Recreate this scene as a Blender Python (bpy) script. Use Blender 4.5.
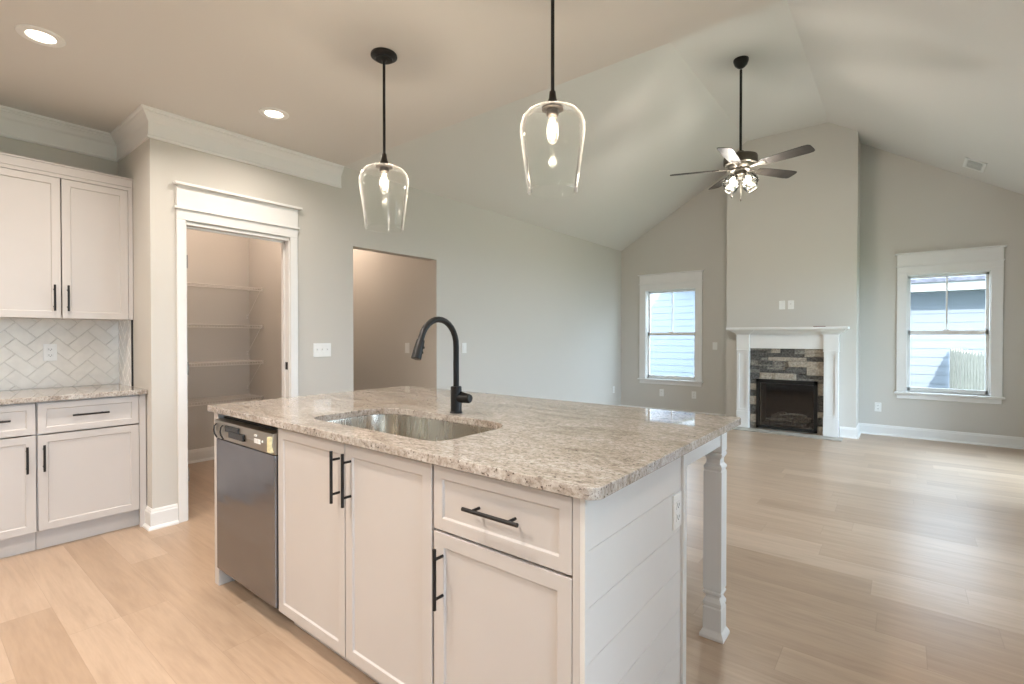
import bpy, bmesh, math, random
from mathutils import Vector, Matrix
random.seed(7)
R_ = math.radians
for o in list(bpy.data.objects): bpy.data.objects.remove(o)
SC = bpy.context.scene
COL = SC.collection
# ------------------------------------------------------------------ camera
cam = bpy.data.objects.new('camera', bpy.data.cameras.new('camera')); COL.objects.link(cam)
cam.data.sensor_width = 36; cam.data.lens = 492.213 / 1024 * 36; cam.data.clip_start = .05
ya, pi_, ro = R_(38.437), R_(-.588), R_(.014)
fwd = Vector((-math.sin(ya) * math.cos(pi_), math.cos(ya) * math.cos(pi_), math.sin(pi_)))
rt = Vector((math.cos(ya), math.sin(ya), 0)); up = rt.cross(fwd)
r2 = rt * math.cos(ro) + up * math.sin(ro); u2 = up * math.cos(ro) - rt * math.sin(ro)
m = Matrix((r2, u2, -fwd)).transposed().to_4x4(); m.translation = Vector((3.856, -1.044, 1.263))
cam.matrix_world = m
SC.camera = cam
# ------------------------------------------------------------------ view, world, sun
SC.view_settings.view_transform = 'Standard'; SC.view_settings.look = 'None'
SC.view_settings.gamma = 1; SC.view_settings.use_curve_mapping = False
SC.view_settings.exposure = 0.08
w = bpy.data.worlds.new('sky'); SC.world = w; w.use_nodes = True
bgn = w.node_tree.nodes['Background']
bgn.inputs[0].default_value = (.72, .86, 1.0, 1); bgn.inputs[1].default_value = 12.5
sl = bpy.data.lights.new('sun', 'SUN'); sl.energy = 10; sl.angle = R_(.6); sl.color = (1, .95, .87)
sun = bpy.data.objects.new('sun', sl); COL.objects.link(sun)
sun.rotation_euler = Vector((-.42, 1, -.62)).to_track_quat('-Z', 'Y').to_euler()
WARM = (1.0, .885, .785)
DOWN_W, PEND_W, FAN_W, PANTRY_W, HALL_W = 27, 5, 12, 19, 20

def lamp(kind, loc, energy, color, size=.05, rot=(0, 0, 0), parent=None, name='lamp_light'):
    l = bpy.data.lights.new(name, kind); l.energy = energy; l.color = color
    if kind == 'AREA': l.shape = 'DISK'; l.size = size
    else: l.shadow_soft_size = size
    o = bpy.data.objects.new(name, l); COL.objects.link(o); o.location = loc; o.rotation_euler = rot
    if parent: o.parent = parent
    return o

def portal(loc, sx, sy, rot):
    l = bpy.data.lights.new('window_portal', 'AREA'); l.shape = 'RECTANGLE'; l.size = sx; l.size_y = sy
    l.cycles.is_portal = True
    o = bpy.data.objects.new('window_portal', l); COL.objects.link(o); o.location = loc; o.rotation_euler = rot
# windows that let the sky in: two in the fireplace wall, three unseen on the right, one of them added
portal((.867, 6.98, 1.3), .9, 1.5, (R_(-90), 0, 0))
portal((4.276, 6.98, 1.3), .85, 1.5, (R_(-90), 0, 0))
for yc, wd, zc, ht in ((5.15, 1.7, 1.2, 2.1), (2.75, 1.5, 1.4, 1.5), (-1.5, 2.4, 1.3, 1.9)):
    portal((5.19, yc, zc), wd, ht, (R_(90), 0, R_(90)))

# ------------------------------------------------------------------ materials
MATS = {}
def pbr(name, col, rough=.5, metal=0, spec=.5, bump=0, bscale=40, var=0, emit=None, es=0):
    m = bpy.data.materials.new(name); m.use_nodes = True; MATS[name] = m
    nt = m.node_tree; b = nt.nodes['Principled BSDF']
    b.inputs['Base Color'].default_value = (*col, 1); b.inputs['Roughness'].default_value = rough
    b.inputs['Metallic'].default_value = metal; b.inputs['Specular IOR Level'].default_value = spec
    tc = nt.nodes.new('ShaderNodeTexCoord'); n = nt.nodes.new('ShaderNodeTexNoise')
    n.inputs['Scale'].default_value = bscale; n.inputs['Detail'].default_value = 3
    nt.links.new(tc.outputs['Object'], n.inputs['Vector'])
    if bump:
        bm = nt.nodes.new('ShaderNodeBump'); bm.inputs['Strength'].default_value = bump; bm.inputs['Distance'].default_value = .002
        nt.links.new(n.outputs['Fac'], bm.inputs['Height']); nt.links.new(bm.outputs[0], b.inputs['Normal'])
    if var:
        r = nt.nodes.new('ShaderNodeValToRGB')
        r.color_ramp.elements[0].color = (*[c * (1 - var) for c in col], 1); r.color_ramp.elements[0].position = .35
        r.color_ramp.elements[1].color = (*[min(1, c * (1 + var)) for c in col], 1); r.color_ramp.elements[1].position = .65
        nt.links.new(n.outputs['Fac'], r.inputs[0]); nt.links.new(r.outputs[0], b.inputs['Base Color'])
    if emit:
        b.inputs['Emission Color'].default_value = (*emit, 1); b.inputs['Emission Strength'].default_value = es
    return m

WALL = pbr('wall_paint', (.60, .575, .53), .75, bump=.15, bscale=250)
CEIL = pbr('ceiling_paint', (.70, .68, .645), .85, bump=.15, bscale=250)
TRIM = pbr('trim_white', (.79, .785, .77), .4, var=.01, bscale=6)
SHIP_LIT = pbr('shiplap_white_lit', (.70, .69, .67), .42, var=.01, bscale=5)  # island white made lighter, brightness of the daylit side put into the colour
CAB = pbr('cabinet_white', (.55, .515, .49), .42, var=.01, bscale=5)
PLAS = pbr('plate_white', (.82, .82, .80), .35, var=.01)
DARKSLOT = pbr('dark_slot', (.02, .02, .02), .5, var=.1)
BLACK = pbr('matte_black', (.012, .012, .012), .38, metal=.3, var=.1)
BRONZE = pbr('dark_bronze', (.03, .024, .02), .35, metal=.6, var=.15)
NICKEL = pbr('brushed_nickel', (.13, .115, .095), .42, metal=.9, var=.1, bscale=20)
BLADE = pbr('blade_wood', (.034, .028, .024), .5, var=.25, bscale=12)
WIRE = pbr('wire_white', (.72, .70, .66), .4, var=.02)
HINGE = pbr('hinge_metal', (.30, .29, .27), .35, metal=.9, var=.1)
DWBLK = pbr('display_black', (.008, .008, .008), .15, var=.1)
FOAM = pbr('yellow_foam', (.72, .66, .40), .7, var=.1, bscale=60)
EMBER = pbr('ember_grey', (.10, .09, .08), .9, bump=.8, bscale=80, var=.5)
LOG = pbr('log_bark', (.30, .26, .21), .9, bump=1, bscale=60, var=.5)
FBOX = pbr('firebox_brown', (.045, .036, .03), .6, var=.3, bscale=8)
SIDING = pbr('siding_paint', (.150, .163, .188), .7, var=.03, bscale=8)
SOFFIT = pbr('soffit_white', (.22, .22, .22), .6, var=.02)
SHINGLE = pbr('roof_shingle', (.10, .098, .125), .85, var=.3, bscale=18)
FENCEW = pbr('fence_wood', (.21, .188, .15), .8, var=.12, bscale=14)
GROUND = pbr('ground_grass', (.16, .19, .11), .95, var=.4, bscale=3)
BULB = pbr('bulb_lit', (1, .9, .75), .3, emit=(1, .88, .72), es=4)
LENS = pbr('downlight_lens', (1, .95, .85), .3, emit=(1, .86, .70), es=5)
PAPER = pbr('paper_brown', (.20, .10, .08), .6, var=.2)
TILE = pbr('tile_glaze', (.80, .77, .72), .12, bump=.08, bscale=14, var=.04)
GROUT = pbr('tile_grout', (.68, .65, .60), .9, var=.06)
SLATE = pbr('hearth_slate', (.46, .43, .38), .45, bump=.3, bscale=10, var=.25)
STONES = [pbr('stone_dark', (.105, .10, .092), .75, bump=1, bscale=45, var=.45),
          pbr('stone_grey', (.22, .205, .18), .75, bump=1, bscale=45, var=.35),
          pbr('stone_tan', (.38, .33, .27), .75, bump=1, bscale=45, var=.22)]

def glass_mat(name, tint, amount, rough=.0, rim=.35):
    m = bpy.data.materials.new(name); m.use_nodes = True; nt = m.node_tree; nt.nodes.clear()
    out = nt.nodes.new('ShaderNodeOutputMaterial'); mx = nt.nodes.new('ShaderNodeMixShader')
    t = nt.nodes.new('ShaderNodeBsdfTransparent'); t.inputs[0].default_value = (*tint, 1)
    g = nt.nodes.new('ShaderNodeBsdfGlossy'); g.inputs['Roughness'].default_value = rough; g.inputs['Color'].default_value = (1, 1, 1, 1)
    lw = nt.nodes.new('ShaderNodeLayerWeight'); lw.inputs['Blend'].default_value = rim
    ma = nt.nodes.new('ShaderNodeMath'); ma.operation = 'MULTIPLY'; ma.inputs[1].default_value = amount
    nt.links.new(lw.outputs['Fresnel'], ma.inputs[0]); nt.links.new(ma.outputs[0], mx.inputs[0])
    nt.links.new(t.outputs[0], mx.inputs[1]); nt.links.new(g.outputs[0], mx.inputs[2]); nt.links.new(mx.outputs[0], out.inputs[0])
    return m
PANE = glass_mat('window_glass', (.94, .98, 1.0), .5, 0, .2)
SHADE = glass_mat('clear_glass', (.99, .995, .99), .8, .05, .12)
FSHADE = glass_mat('fan_glass', (.98, .985, .98), .9, .05, .25)
nt = SHADE.node_tree; out = [n for n in nt.nodes if n.type == 'OUTPUT_MATERIAL'][0]; mx = out.inputs[0].links[0].from_node
lw = nt.nodes.new('ShaderNodeLayerWeight'); lw.inputs['Blend'].default_value = .5
pw = nt.nodes.new('ShaderNodeMath'); pw.operation = 'POWER'; pw.inputs[1].default_value = 7; nt.links.new(lw.outputs['Facing'], pw.inputs[0])
ml = nt.nodes.new('ShaderNodeMath'); ml.operation = 'MULTIPLY_ADD'; ml.inputs[1].default_value = .34; ml.inputs[2].default_value = .006; nt.links.new(pw.outputs[0], ml.inputs[0])
tl = nt.nodes.new('ShaderNodeBsdfTranslucent'); tl.inputs[0].default_value = (1, 1, 1, 1)
m2 = nt.nodes.new('ShaderNodeMixShader'); nt.links.new(ml.outputs[0], m2.inputs[0]); nt.links.new(mx.outputs[0], m2.inputs[1]); nt.links.new(tl.outputs[0], m2.inputs[2]); nt.links.new(m2.outputs[0], out.inputs[0])
FGLASS = glass_mat('fireplace_glass', (.82, .82, .83), .75, .03, .35)

def nodes(m): return m.node_tree, m.node_tree.nodes['Principled BSDF']
def mth(nt, op, a, b=None):
    n = nt.nodes.new('ShaderNodeMath'); n.operation = op
    for i, v in enumerate((a, b)):
        if v is None: continue
        if isinstance(v, (int, float)): n.inputs[i].default_value = v
        else: nt.links.new(v, n.inputs[i])
    return n.outputs[0]
def ramp(nt, fac, stops):
    r = nt.nodes.new('ShaderNodeValToRGB'); e = r.color_ramp.elements
    while len(e) < len(stops): e.new(.5)
    for x, (p, c) in zip(e, stops): x.position = p; x.color = (*c, 1)
    nt.links.new(fac, r.inputs[0]); return r.outputs[0]
def mixc(nt, a, b, fac, mode='MIX'):
    n = nt.nodes.new('ShaderNodeMix'); n.data_type = 'RGBA'; n.blend_type = mode
    if isinstance(fac, (int, float)): n.inputs[0].default_value = fac
    else: nt.links.new(fac, n.inputs[0])
    for s, v in ((6, a), (7, b)):
        if isinstance(v, tuple): n.inputs[s].default_value = (*v, 1)
        else: nt.links.new(v, n.inputs[s])
    return n.outputs[2]
def noise(nt, vec, scale, detail=4, rough=.5, dist=0):
    n = nt.nodes.new('ShaderNodeTexNoise'); n.inputs['Scale'].default_value = scale; n.inputs['Detail'].default_value = detail
    n.inputs['Roughness'].default_value = rough; n.inputs['Distortion'].default_value = dist
    nt.links.new(vec, n.inputs['Vector']); return n.outputs['Fac']
def mapping(nt, vec, sc):
    n = nt.nodes.new('ShaderNodeMapping'); n.inputs['Scale'].default_value = sc; nt.links.new(vec, n.inputs[0]); return n.outputs[0]

def floor_mat():
    m = pbr('vinyl_plank_floor', (.4, .3, .2), .33); nt, b = nodes(m)
    geo = nt.nodes.new('ShaderNodeNewGeometry'); sp = nt.nodes.new('ShaderNodeSeparateXYZ'); nt.links.new(geo.outputs['Position'], sp.inputs[0])
    W, L = .18, 1.22
    fy = mth(nt, 'DIVIDE', mth(nt, 'ADD', sp.outputs[1], 20.03), W); row = mth(nt, 'FLOOR', fy)
    wn = nt.nodes.new('ShaderNodeTexWhiteNoise'); wn.noise_dimensions = '1D'; nt.links.new(row, wn.inputs['W'])
    fx = mth(nt, 'ADD', mth(nt, 'DIVIDE', mth(nt, 'ADD', sp.outputs[0], 20), L), mth(nt, 'MULTIPLY', wn.outputs[0], 7))
    colm = mth(nt, 'FLOOR', fx)
    cb = nt.nodes.new('ShaderNodeCombineXYZ'); nt.links.new(row, cb.inputs[0]); nt.links.new(colm, cb.inputs[1])
    w2 = nt.nodes.new('ShaderNodeTexWhiteNoise'); w2.noise_dimensions = '2D'; nt.links.new(cb.outputs[0], w2.inputs['Vector'])
    pid = w2.outputs[0]
    # grain: position shifted per plank
    off = nt.nodes.new('ShaderNodeVectorMath'); off.operation = 'SCALE'; nt.links.new(w2.outputs['Color'], off.inputs[0]); off.inputs['Scale'].default_value = 30
    ad = nt.nodes.new('ShaderNodeVectorMath'); ad.operation = 'ADD'; nt.links.new(geo.outputs['Position'], ad.inputs[0]); nt.links.new(off.outputs[0], ad.inputs[1])
    g1 = noise(nt, mapping(nt, ad.outputs[0], (.7, 7, 1)), 2.2, 5, .6, .8)
    g2 = noise(nt, mapping(nt, ad.outputs[0], (2.2, 22, 1)), 3, 4, .55)
    base = ramp(nt, pid, [(0, (.405, .287, .198)), (.4, (.445, .322, .226)), (.75, (.47, .343, .243)), (1, (.51, .382, .28))])
    c = mixc(nt, base, ramp(nt, g1, [(.3, (.76, .73, .70)), (.55, (1, 1, 1)), (.75, (1.1, 1.1, 1.1))]), .6, 'MULTIPLY')
    c = mixc(nt, c, ramp(nt, g2, [(.35, (.84, .82, .80)), (.6, (1.04, 1.04, 1.04))]), .4, 'MULTIPLY')
    ey = mth(nt, 'ABSOLUTE', mth(nt, 'SUBTRACT', mth(nt, 'FRACT', fy), .5)); ex = mth(nt, 'ABSOLUTE', mth(nt, 'SUBTRACT', mth(nt, 'FRACT', fx), .5))
    seam = mth(nt, 'MAXIMUM', mth(nt, 'GREATER_THAN', ey, .494), mth(nt, 'GREATER_THAN', ex, .4988))
    c = mixc(nt, c, (.2, .13, .085), mth(nt, 'MULTIPLY', seam, .28))
    nt.links.new(c, b.inputs['Base Color'])
    rg = mth(nt, 'ADD', mth(nt, 'MULTIPLY', g2, .12), .25); nt.links.new(rg, b.inputs['Roughness'])
    bp = nt.nodes.new('ShaderNodeBump'); bp.inputs['Strength'].default_value = .25; bp.inputs['Distance'].default_value = .001
    nt.links.new(mth(nt, 'SUBTRACT', g2, seam), bp.inputs['Height']); nt.links.new(bp.outputs[0], b.inputs['Normal'])
    return m
FLOOR = floor_mat()

def granite_mat():
    m = pbr('granite', (.6, .55, .5), .02, spec=.6); nt, b = nodes(m)
    geo = nt.nodes.new('ShaderNodeNewGeometry'); P = geo.outputs['Position']
    n1 = noise(nt, mapping(nt, P, (1, 3.0, 1.6)), 3.0, 5, .6, .8)
    n2 = noise(nt, mapping(nt, P, (1, 1.7, 1.2)), 55, 6, .75, .3)
    n3 = noise(nt, mapping(nt, P, (1, 1.3, 1.1)), 120, 2, .5)
    n4 = noise(nt, mapping(nt, P, (1, 6, 2)), 7, 4, .65, .5)
    c = ramp(nt, n2, [(.30, (.17, .14, .12)), (.42, (.35, .31, .275)), (.52, (.47, .43, .39)), (.66, (.60, .575, .545))])
    c = mixc(nt, c, ramp(nt, n1, [(.34, (.64, .58, .52)), (.5, (.96, .95, .93)), (.66, (1.10, 1.10, 1.11))]), .8, 'MULTIPLY')
    c = mixc(nt, c, ramp(nt, n4, [(.36, (.66, .60, .55)), (.46, (1, 1, 1))]), .4, 'MULTIPLY')
    c = mixc(nt, c, ramp(nt, n3, [(.32, (.12, .09, .08)), (.38, (1, 1, 1)), (.8, (1.06, 1.06, 1.06))]), .85, 'MULTIPLY')
    nt.links.new(c, b.inputs['Base Color']); return m
GRANITE = granite_mat()

def steel_mat(name, col, rough, sc, wavy=0):
    m = pbr(name, col, rough, metal=1); nt, b = nodes(m)
    geo = nt.nodes.new('ShaderNodeNewGeometry')
    n = noise(nt, mapping(nt, geo.outputs['Position'], sc), 30, 3, .6)
    nt.links.new(mth(nt, 'ADD', mth(nt, 'MULTIPLY', n, .08), rough - .04), b.inputs['Roughness'])
    if wavy:
        n2 = noise(nt, mapping(nt, geo.outputs['Position'], (1, 1, 2.5)), 2.2, 2, .5)
        bp = nt.nodes.new('ShaderNodeBump'); bp.inputs['Strength'].default_value = wavy; bp.inputs['Distance'].default_value = .02
        nt.links.new(n2, bp.inputs['Height']); nt.links.new(bp.outputs[0], b.inputs['Normal'])
    return m
STEEL = steel_mat('stainless_steel', (.58, .53, .46), .27, (1.2, 1.2, .02))
DWSTEEL = steel_mat('dishwasher_steel', (.25, .255, .275), .2, (1, 1, 30), .5)
PANEL = steel_mat('panel_steel', (.42, .39, .34), .3, (1, 1, 30))

# ------------------------------------------------------------------ mesh helpers
def BM(): return bmesh.new()
def box(bm, x0, x1, y0, y1, z0, z1, bev=0, M=None):
    vs = [bm.verts.new((x, y, z)) for x in (x0, x1) for y in (y0, y1) for z in (z0, z1)]
    fs = [(0, 1, 3, 2), (4, 6, 7, 5), (0, 4, 5, 1), (2, 3, 7, 6), (0, 2, 6, 4), (1, 5, 7, 3)]
    F = [bm.faces.new([vs[i] for i in f]) for f in fs]
    if M is not None:
        for v in vs: v.co = M @ v.co
    if bev:
        es = list({e for f in F for e in f.edges})
        bmesh.ops.bevel(bm, geom=es, offset=bev, segments=2, affect='EDGES', profile=.6)
    return F
def prism(bm, pts, axis, a0, a1):
    """pts 2D; axis 'y': pts=(x,z); 'x': pts=(y,z); 'z': pts=(x,y)"""
    def P(p, a): return {'y': (p[0], a, p[1]), 'x': (a, p[0], p[1]), 'z': (p[0], p[1], a)}[axis]
    A = [bm.verts.new(P(p, a0)) for p in pts]; B = [bm.verts.new(P(p, a1)) for p in pts]
    bm.faces.new(A); bm.faces.new(B[::-1]); n = len(pts)
    for i in range(n): bm.faces.new([A[i], B[i], B[(i + 1) % n], A[(i + 1) % n]])
def cyl(bm, p0, p1, r0, r1=None, n=24, caps=True):
    r1 = r0 if r1 is None else r1
    p0 = Vector(p0); p1 = Vector(p1); d = (p1 - p0).normalized()
    a = d.orthogonal().normalized(); b = d.cross(a)
    A = []; B = []
    for i in range(n):
        t = 2 * math.pi * i / n; o = a * math.cos(t) + b * math.sin(t)
        A.append(bm.verts.new(p0 + o * r0)); B.append(bm.verts.new(p1 + o * r1))
    for i in range(n): bm.faces.new([A[i], A[(i + 1) % n], B[(i + 1) % n], B[i]])
    if caps: bm.faces.new(A[::-1]); bm.faces.new(B)
def lathe(bm, prof, c=(0, 0, 0), n=32, M=None, close=False):
    """prof list of (r,z)"""
    rings = []
    for r, z in prof:
        if r < 1e-6: rings.append([bm.verts.new((c[0], c[1], c[2] + z))])
        else: rings.append([bm.verts.new((c[0] + r * math.cos(2 * math.pi * i / n), c[1] + r * math.sin(2 * math.pi * i / n), c[2] + z)) for i in range(n)])
    if M is not None:
        for rg in rings:
            for v in rg: v.co = M @ v.co
    pairs = list(zip(rings, rings[1:])) + ([(rings[-1], rings[0])] if close else [])
    for A, B in pairs:
        for i in range(n):
            j = (i + 1) % n
            if len(A) == 1 and len(B) == 1: continue
            if len(A) == 1: bm.faces.new([A[0], B[j], B[i]])
            elif len(B) == 1: bm.faces.new([A[i], A[j], B[0]])
            else: bm.faces.new([A[i], A[j], B[j], B[i]])
def tube(bm, pts, rads, n=16, caps=True):
    pts = [Vector(p) for p in pts]
    if not isinstance(rads, (list, tuple)): rads = [rads] * len(pts)
    rings = []; prev = None
    for i, p in enumerate(pts):
        d = (pts[min(i + 1, len(pts) - 1)] - pts[max(i - 1, 0)]).normalized()
        a = d.orthogonal().normalized() if prev is None else (prev - d * prev.dot(d)).normalized()
        prev = a; b = d.cross(a)
        rings.append([bm.verts.new(p + (a * math.cos(2 * math.pi * k / n) + b * math.sin(2 * math.pi * k / n)) * rads[i]) for k in range(n)])
    for A, B in zip(rings, rings[1:]):
        for k in range(n): bm.faces.new([A[k], A[(k + 1) % n], B[(k + 1) % n], B[k]])
    if caps: bm.faces.new(rings[0][::-1]); bm.faces.new(rings[-1])
def sweep(bm, path, prof):
    """path of xy, prof of (offset to the right of travel, z), closed profile"""
    P = [Vector(p) for p in path]; N = []
    for a, b in zip(P, P[1:]):
        d = (b - a).normalized(); N.append(Vector((d.y, -d.x)))
    rings = []
    for i, p in enumerate(P):
        if i == 0: o = N[0]
        elif i == len(P) - 1: o = N[-1]
        else: o = (N[i - 1] + N[i]) / (1 + N[i - 1].dot(N[i]))
        rings.append([bm.verts.new((p.x + o.x * q, p.y + o.y * q, z)) for q, z in prof])
    n = len(prof)
    for A, B in zip(rings, rings[1:]):
        for i in range(n): bm.faces.new([A[i], A[(i + 1) % n], B[(i + 1) % n], B[i]])
    bm.faces.new(rings[0]); bm.faces.new(rings[-1][::-1])
def obj(name, bm, mats, parent=None, off=None, smooth=False, bevel=0, kind=None):
    bmesh.ops.remove_doubles(bm, verts=bm.verts, dist=1e-6)
    bmesh.ops.recalc_face_normals(bm, faces=bm.faces)
    if off is not None: bmesh.ops.translate(bm, verts=bm.verts, vec=-Vector(off))
    me = bpy.data.meshes.new(name); bm.to_mesh(me); bm.free()
    for mt in (mats if isinstance(mats, (list, tuple)) else [mats]): me.materials.append(mt)
    o = bpy.data.objects.new(name, me); COL.objects.link(o)
    if smooth:
        for p in me.polygons: p.use_smooth = True
        try: me.set_sharp_from_angle(angle=R_(35))
        except Exception: pass
    if bevel:
        b = o.modifiers.new('bevel', 'BEVEL'); b.width = bevel; b.segments = 2; b.limit_method = 'ANGLE'; b.angle_limit = R_(40)
    if parent: o.parent = parent
    if kind: o['kind'] = kind
    return o
def tag(o, label, cat, group=None):
    o['label'] = label; o['category'] = cat
    if group: o['group'] = group
    return o
def thing(name, label, cat, loc=(0, 0, 0), rz=0, group=None, kind=None):
    o = bpy.data.objects.new(name, None); COL.objects.link(o); o.empty_display_size = .05
    o.location = loc; o.rotation_euler = (0, 0, R_(rz))
    if kind: o['kind'] = kind
    if label: tag(o, label, cat, group)
    return o
def dup(root, loc, label=None):
    def cp(o, par):
        c = o.copy(); COL.objects.link(c)
        if par: c.parent = par
        for ch in list(o.children): cp(ch, c)
        return c
    r = cp(root, None); r.location = loc
    if label: r['label'] = label
    return r
S = 'structure'
# ------------------------------------------------------------------ room shell
XK, XR, YF, YE, YB = -.72, 5.10, 6.884, 1.40, -3.6
ZC = 2.743
JY = .012   # outer corner of the pantry wall
XA, XB_, ZT = 2.143, 3.10, 4.003
def ztop(x):
    if x <= XA: return 2.76 + .58 * x
    if x <= XB_: return ZT
    return ZT - .63 * (x - XB_)
b = BM(); box(b, -3.2, XR + .15, YB - .15, YF + .15, -.12, 0); obj('floor', b, FLOOR, kind=S)
b = BM(); box(b, -3.2, XR + .15, YB - .15, YE, ZC, ZC + .1); obj('ceiling', b, CEIL, kind=S)
b = BM(); box(b, -3.2, -.02, YE - .02, 2.85, ZC, ZC + .1); obj('ceiling', b, CEIL, kind=S)
def xs(*v): return list(v)
b = BM()
TX = [-.13, XA, XB_, XR + .15]
prism(b, [(x, ztop(x)) for x in TX] + [(x, ztop(x) + .12) for x in TX[::-1]], 'y', YE - .1, YF + .15)
obj('ceiling', b, CEIL, kind=S)
b = BM()   # gable face over the flat kitchen ceiling
gx0 = (ZC + .1 - 2.76) / .58; gx1 = XB_ + (ZT - ZC - .1) / .63
prism(b, [(gx0, ZC + .1), (gx1, ZC + .1), (XB_, ZT), (XA, ZT)], 'y', YE - .1, YE)
obj('wall_gable', b, WALL, kind=S)
# wall_left with pantry doorway and hall opening
b = BM(); T = -.115
PD0, PD1, PDZ = .200, .952, 2.05
HO0, HO1, HOZ = 1.527, 2.534, 2.076
box(b, T, 0, JY, PD0, 0, ZC); box(b, T, 0, PD1, HO0, 0, ZC); box(b, T, 0, PD0, PD1, PDZ, ZC)
box(b, T, 0, HO0, HO1, HOZ, ZC); box(b, T, 0, HO1, YF, 0, 2.76); box(b, T, 0, YE, HO1, ZC, 2.76)
box(b, XK, T, JY, .115, 0, ZC)
obj('wall_left', b, WALL, kind=S)
b = BM(); box(b, XK - .12, XK, YB, .115, 0, ZC); obj('wall_kitchen', b, WALL, kind=S)
b = BM(); box(b, XK - .12, XR + .15, YB - .15, YB, 0, ZC); obj('wall_rear', b, WALL, kind=S)
# pantry and hall walls
b = BM(); box(b, -1.84, -1.72, 0, 1.5, 0, ZC); box(b, -1.72, T, 1.38, 1.5, 0, ZC); box(b, -1.72, XK - .12, 0, .115, 0, ZC)
obj('wall_pantry', b, WALL, kind=S)
b = BM(); box(b, -3.2, T, 2.60, 2.72, 0, ZC); box(b, -3.2, -3.08, 1.5, 2.62, 0, ZC); box(b, -3.08, -1.72, 1.38, 1.5, 0, ZC); obj('wall_hall', b, WALL, kind=S)

def wall_cols(bm, x0, x1, holes, top, y0, y1, extra=()):
    cuts = sorted({x0, x1, *extra, *[h[0] for h in holes], *[h[1] for h in holes]})
    for a, c in zip(cuts, cuts[1:]):
        h = [q for q in holes if q[0] <= a + 1e-6 and q[1] >= c - 1e-6]
        if h:
            _, _, z0, z1 = h[0]
            if z0 > 0: box(bm, a, c, y0, y1, 0, z0)
            prism(bm, [(a, z1), (c, z1), (c, top(c)), (a, top(a))], 'y', y0, y1)
        else: prism(bm, [(a, 0), (c, 0), (c, top(c)), (a, top(a))], 'y', y0, y1)
W1 = (.442, 1.292, .565, 2.051); W2 = (3.8835, 4.6685, .575, 2.051)
b = BM(); wall_cols(b, -.115, XR + .15, [W1, W2], ztop, YF, YF + .14, (XA, XB_)); obj('wall_back', b, WALL, kind=S)
# chimney breast
CX0, CX1, CY = 1.873, 3.407, 6.41
FX0, FX1, FZ1 = 2.33, 2.96, .63
b = BM(); wall_cols(b, CX0, CX1, [(FX0, FX1, .06, FZ1)], ztop, CY, YF - .002, (XA, XB_)); obj('wall_chimney', b, WALL, kind=S)
# right wall with openings (built along y)
b = BM()
RW = [(-2.7, -.3, .35, 2.25), (2.0, 3.5, .65, 2.15), (4.30, 6.0, .10, 2.15)]
ys = [YB, -2.7, -.3, 2.0, 3.5, 4.30, 6.0, YF]
for a, c in zip(ys, ys[1:]):
    h = [q for q in RW if q[0] <= a and q[1] >= c]
    if h: box(b, XR, XR + .14, a, c, 0, h[0][2]); box(b, XR, XR + .14, a, c, h[0][3], ztop(XR))
    else: box(b, XR, XR + .14, a, c, 0, ztop(XR))
obj('wall_right', b, WALL, kind=S)

# crown moulding
cz = ZC - .182
CP = [(0, cz), (.012, cz), (.016, cz + .006), (.016, cz + .014), (.010, cz + .02), (.010, cz + .105), (.014, cz + .112), (.020, cz + .116), (.026, cz + .130), (.040, cz + .150), (.046, cz + .154), (.046, cz + .162), (.056, cz + .168), (.058, ZC), (0, ZC)]
b = BM(); sweep(b, [(XK, YB), (XK, JY), (0, JY), (0, 1.405)], CP); obj('trim_1', b, TRIM, kind=S, smooth=True)
# baseboards
BP = [(0, 0), (.030, 0), (.028, .010), (.018, .020), (.015, .022), (.015, .105), (.011, .112), (.010, .122), (.004, .132), (0, .132)]
def baseb(name, path, k=1):
    b = BM(); sweep(b, path, [(q, z * k) for q, z in BP]); obj(name, b, TRIM, kind=S)
baseb('baseboard_kitchen', [(-.16, JY), (0, JY), (0, .155)])
baseb('baseboard_left', [(0, 1.005), (0, HO0), (T, HO0)])
baseb('baseboard_left', [(-3.08, 2.60), (T, 2.60), (T, HO1), (0, HO1), (0, YF), (CX0, YF), (CX0, CY), (2.03, CY)], .58)
baseb('baseboard_right', [(3.24, CY), (CX1, CY), (CX1, YF), (XR, YF), (XR, 6.32)])
baseb('baseboard_pantry', [(-1.72, .115), (-1.72, 1.38), (T, 1.38), (T, PD1 + .06)])

# pantry doorway casing with craftsman header
t = thing('door_1', None, None, (0, .58, 0), kind=S); o_ = t.location
b = BM()
box(b, 0, .02, .157, PD0 + .010, 0, 2.06, .003); box(b, 0, .02, PD1 - .010, 1.003, 0, 2.06, .003)
obj('door_casing', b, TRIM, t, o_, kind=S)
b = BM(); box(b, -.118, .006, PD0 - .001, PD0 + .018, 0, PDZ, .001); box(b, -.118, .006, PD1 - .018, PD1 + .001, 0, PDZ, .001); box(b, -.118, .006, PD0, PD1, PDZ - .018, PDZ + .001, .001)
box(b, -.07, -.055, PD0 + .018, PD0 + .03, 0, PDZ - .018); box(b, -.07, -.055, PD1 - .03, PD1 - .018, 0, PDZ - .018); box(b, -.07, -.055, PD0, PD1, PDZ - .03, PDZ - .018)
obj('door_jamb', b, TRIM, t, o_, kind=S)
b = BM(); box(b, 0, .02, .157, 1.003, 2.06, 2.13, .003); box(b, 0, .034, .143, 1.017, 2.13, 2.146, .004)
box(b, 0, .022, .157, 1.003, 2.146, 2.290, .002); box(b, 0, .050, .140, 1.030, 2.290, 2.308, .004)
obj('door_header', b, TRIM, t, o_, kind=S)
for z in (1.78, 1.045, .314):
    b = BM(); box(b, -.045, .003, PD0 + .0175, PD0 + .021, z - .045, z + .045, .001); cyl(b, (.002, PD0 + .022, z - .045), (.002, PD0 + .022, z + .045), .005, n=10)
    obj('hinge', b, HINGE, t, o_, smooth=True, kind=S)
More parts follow.
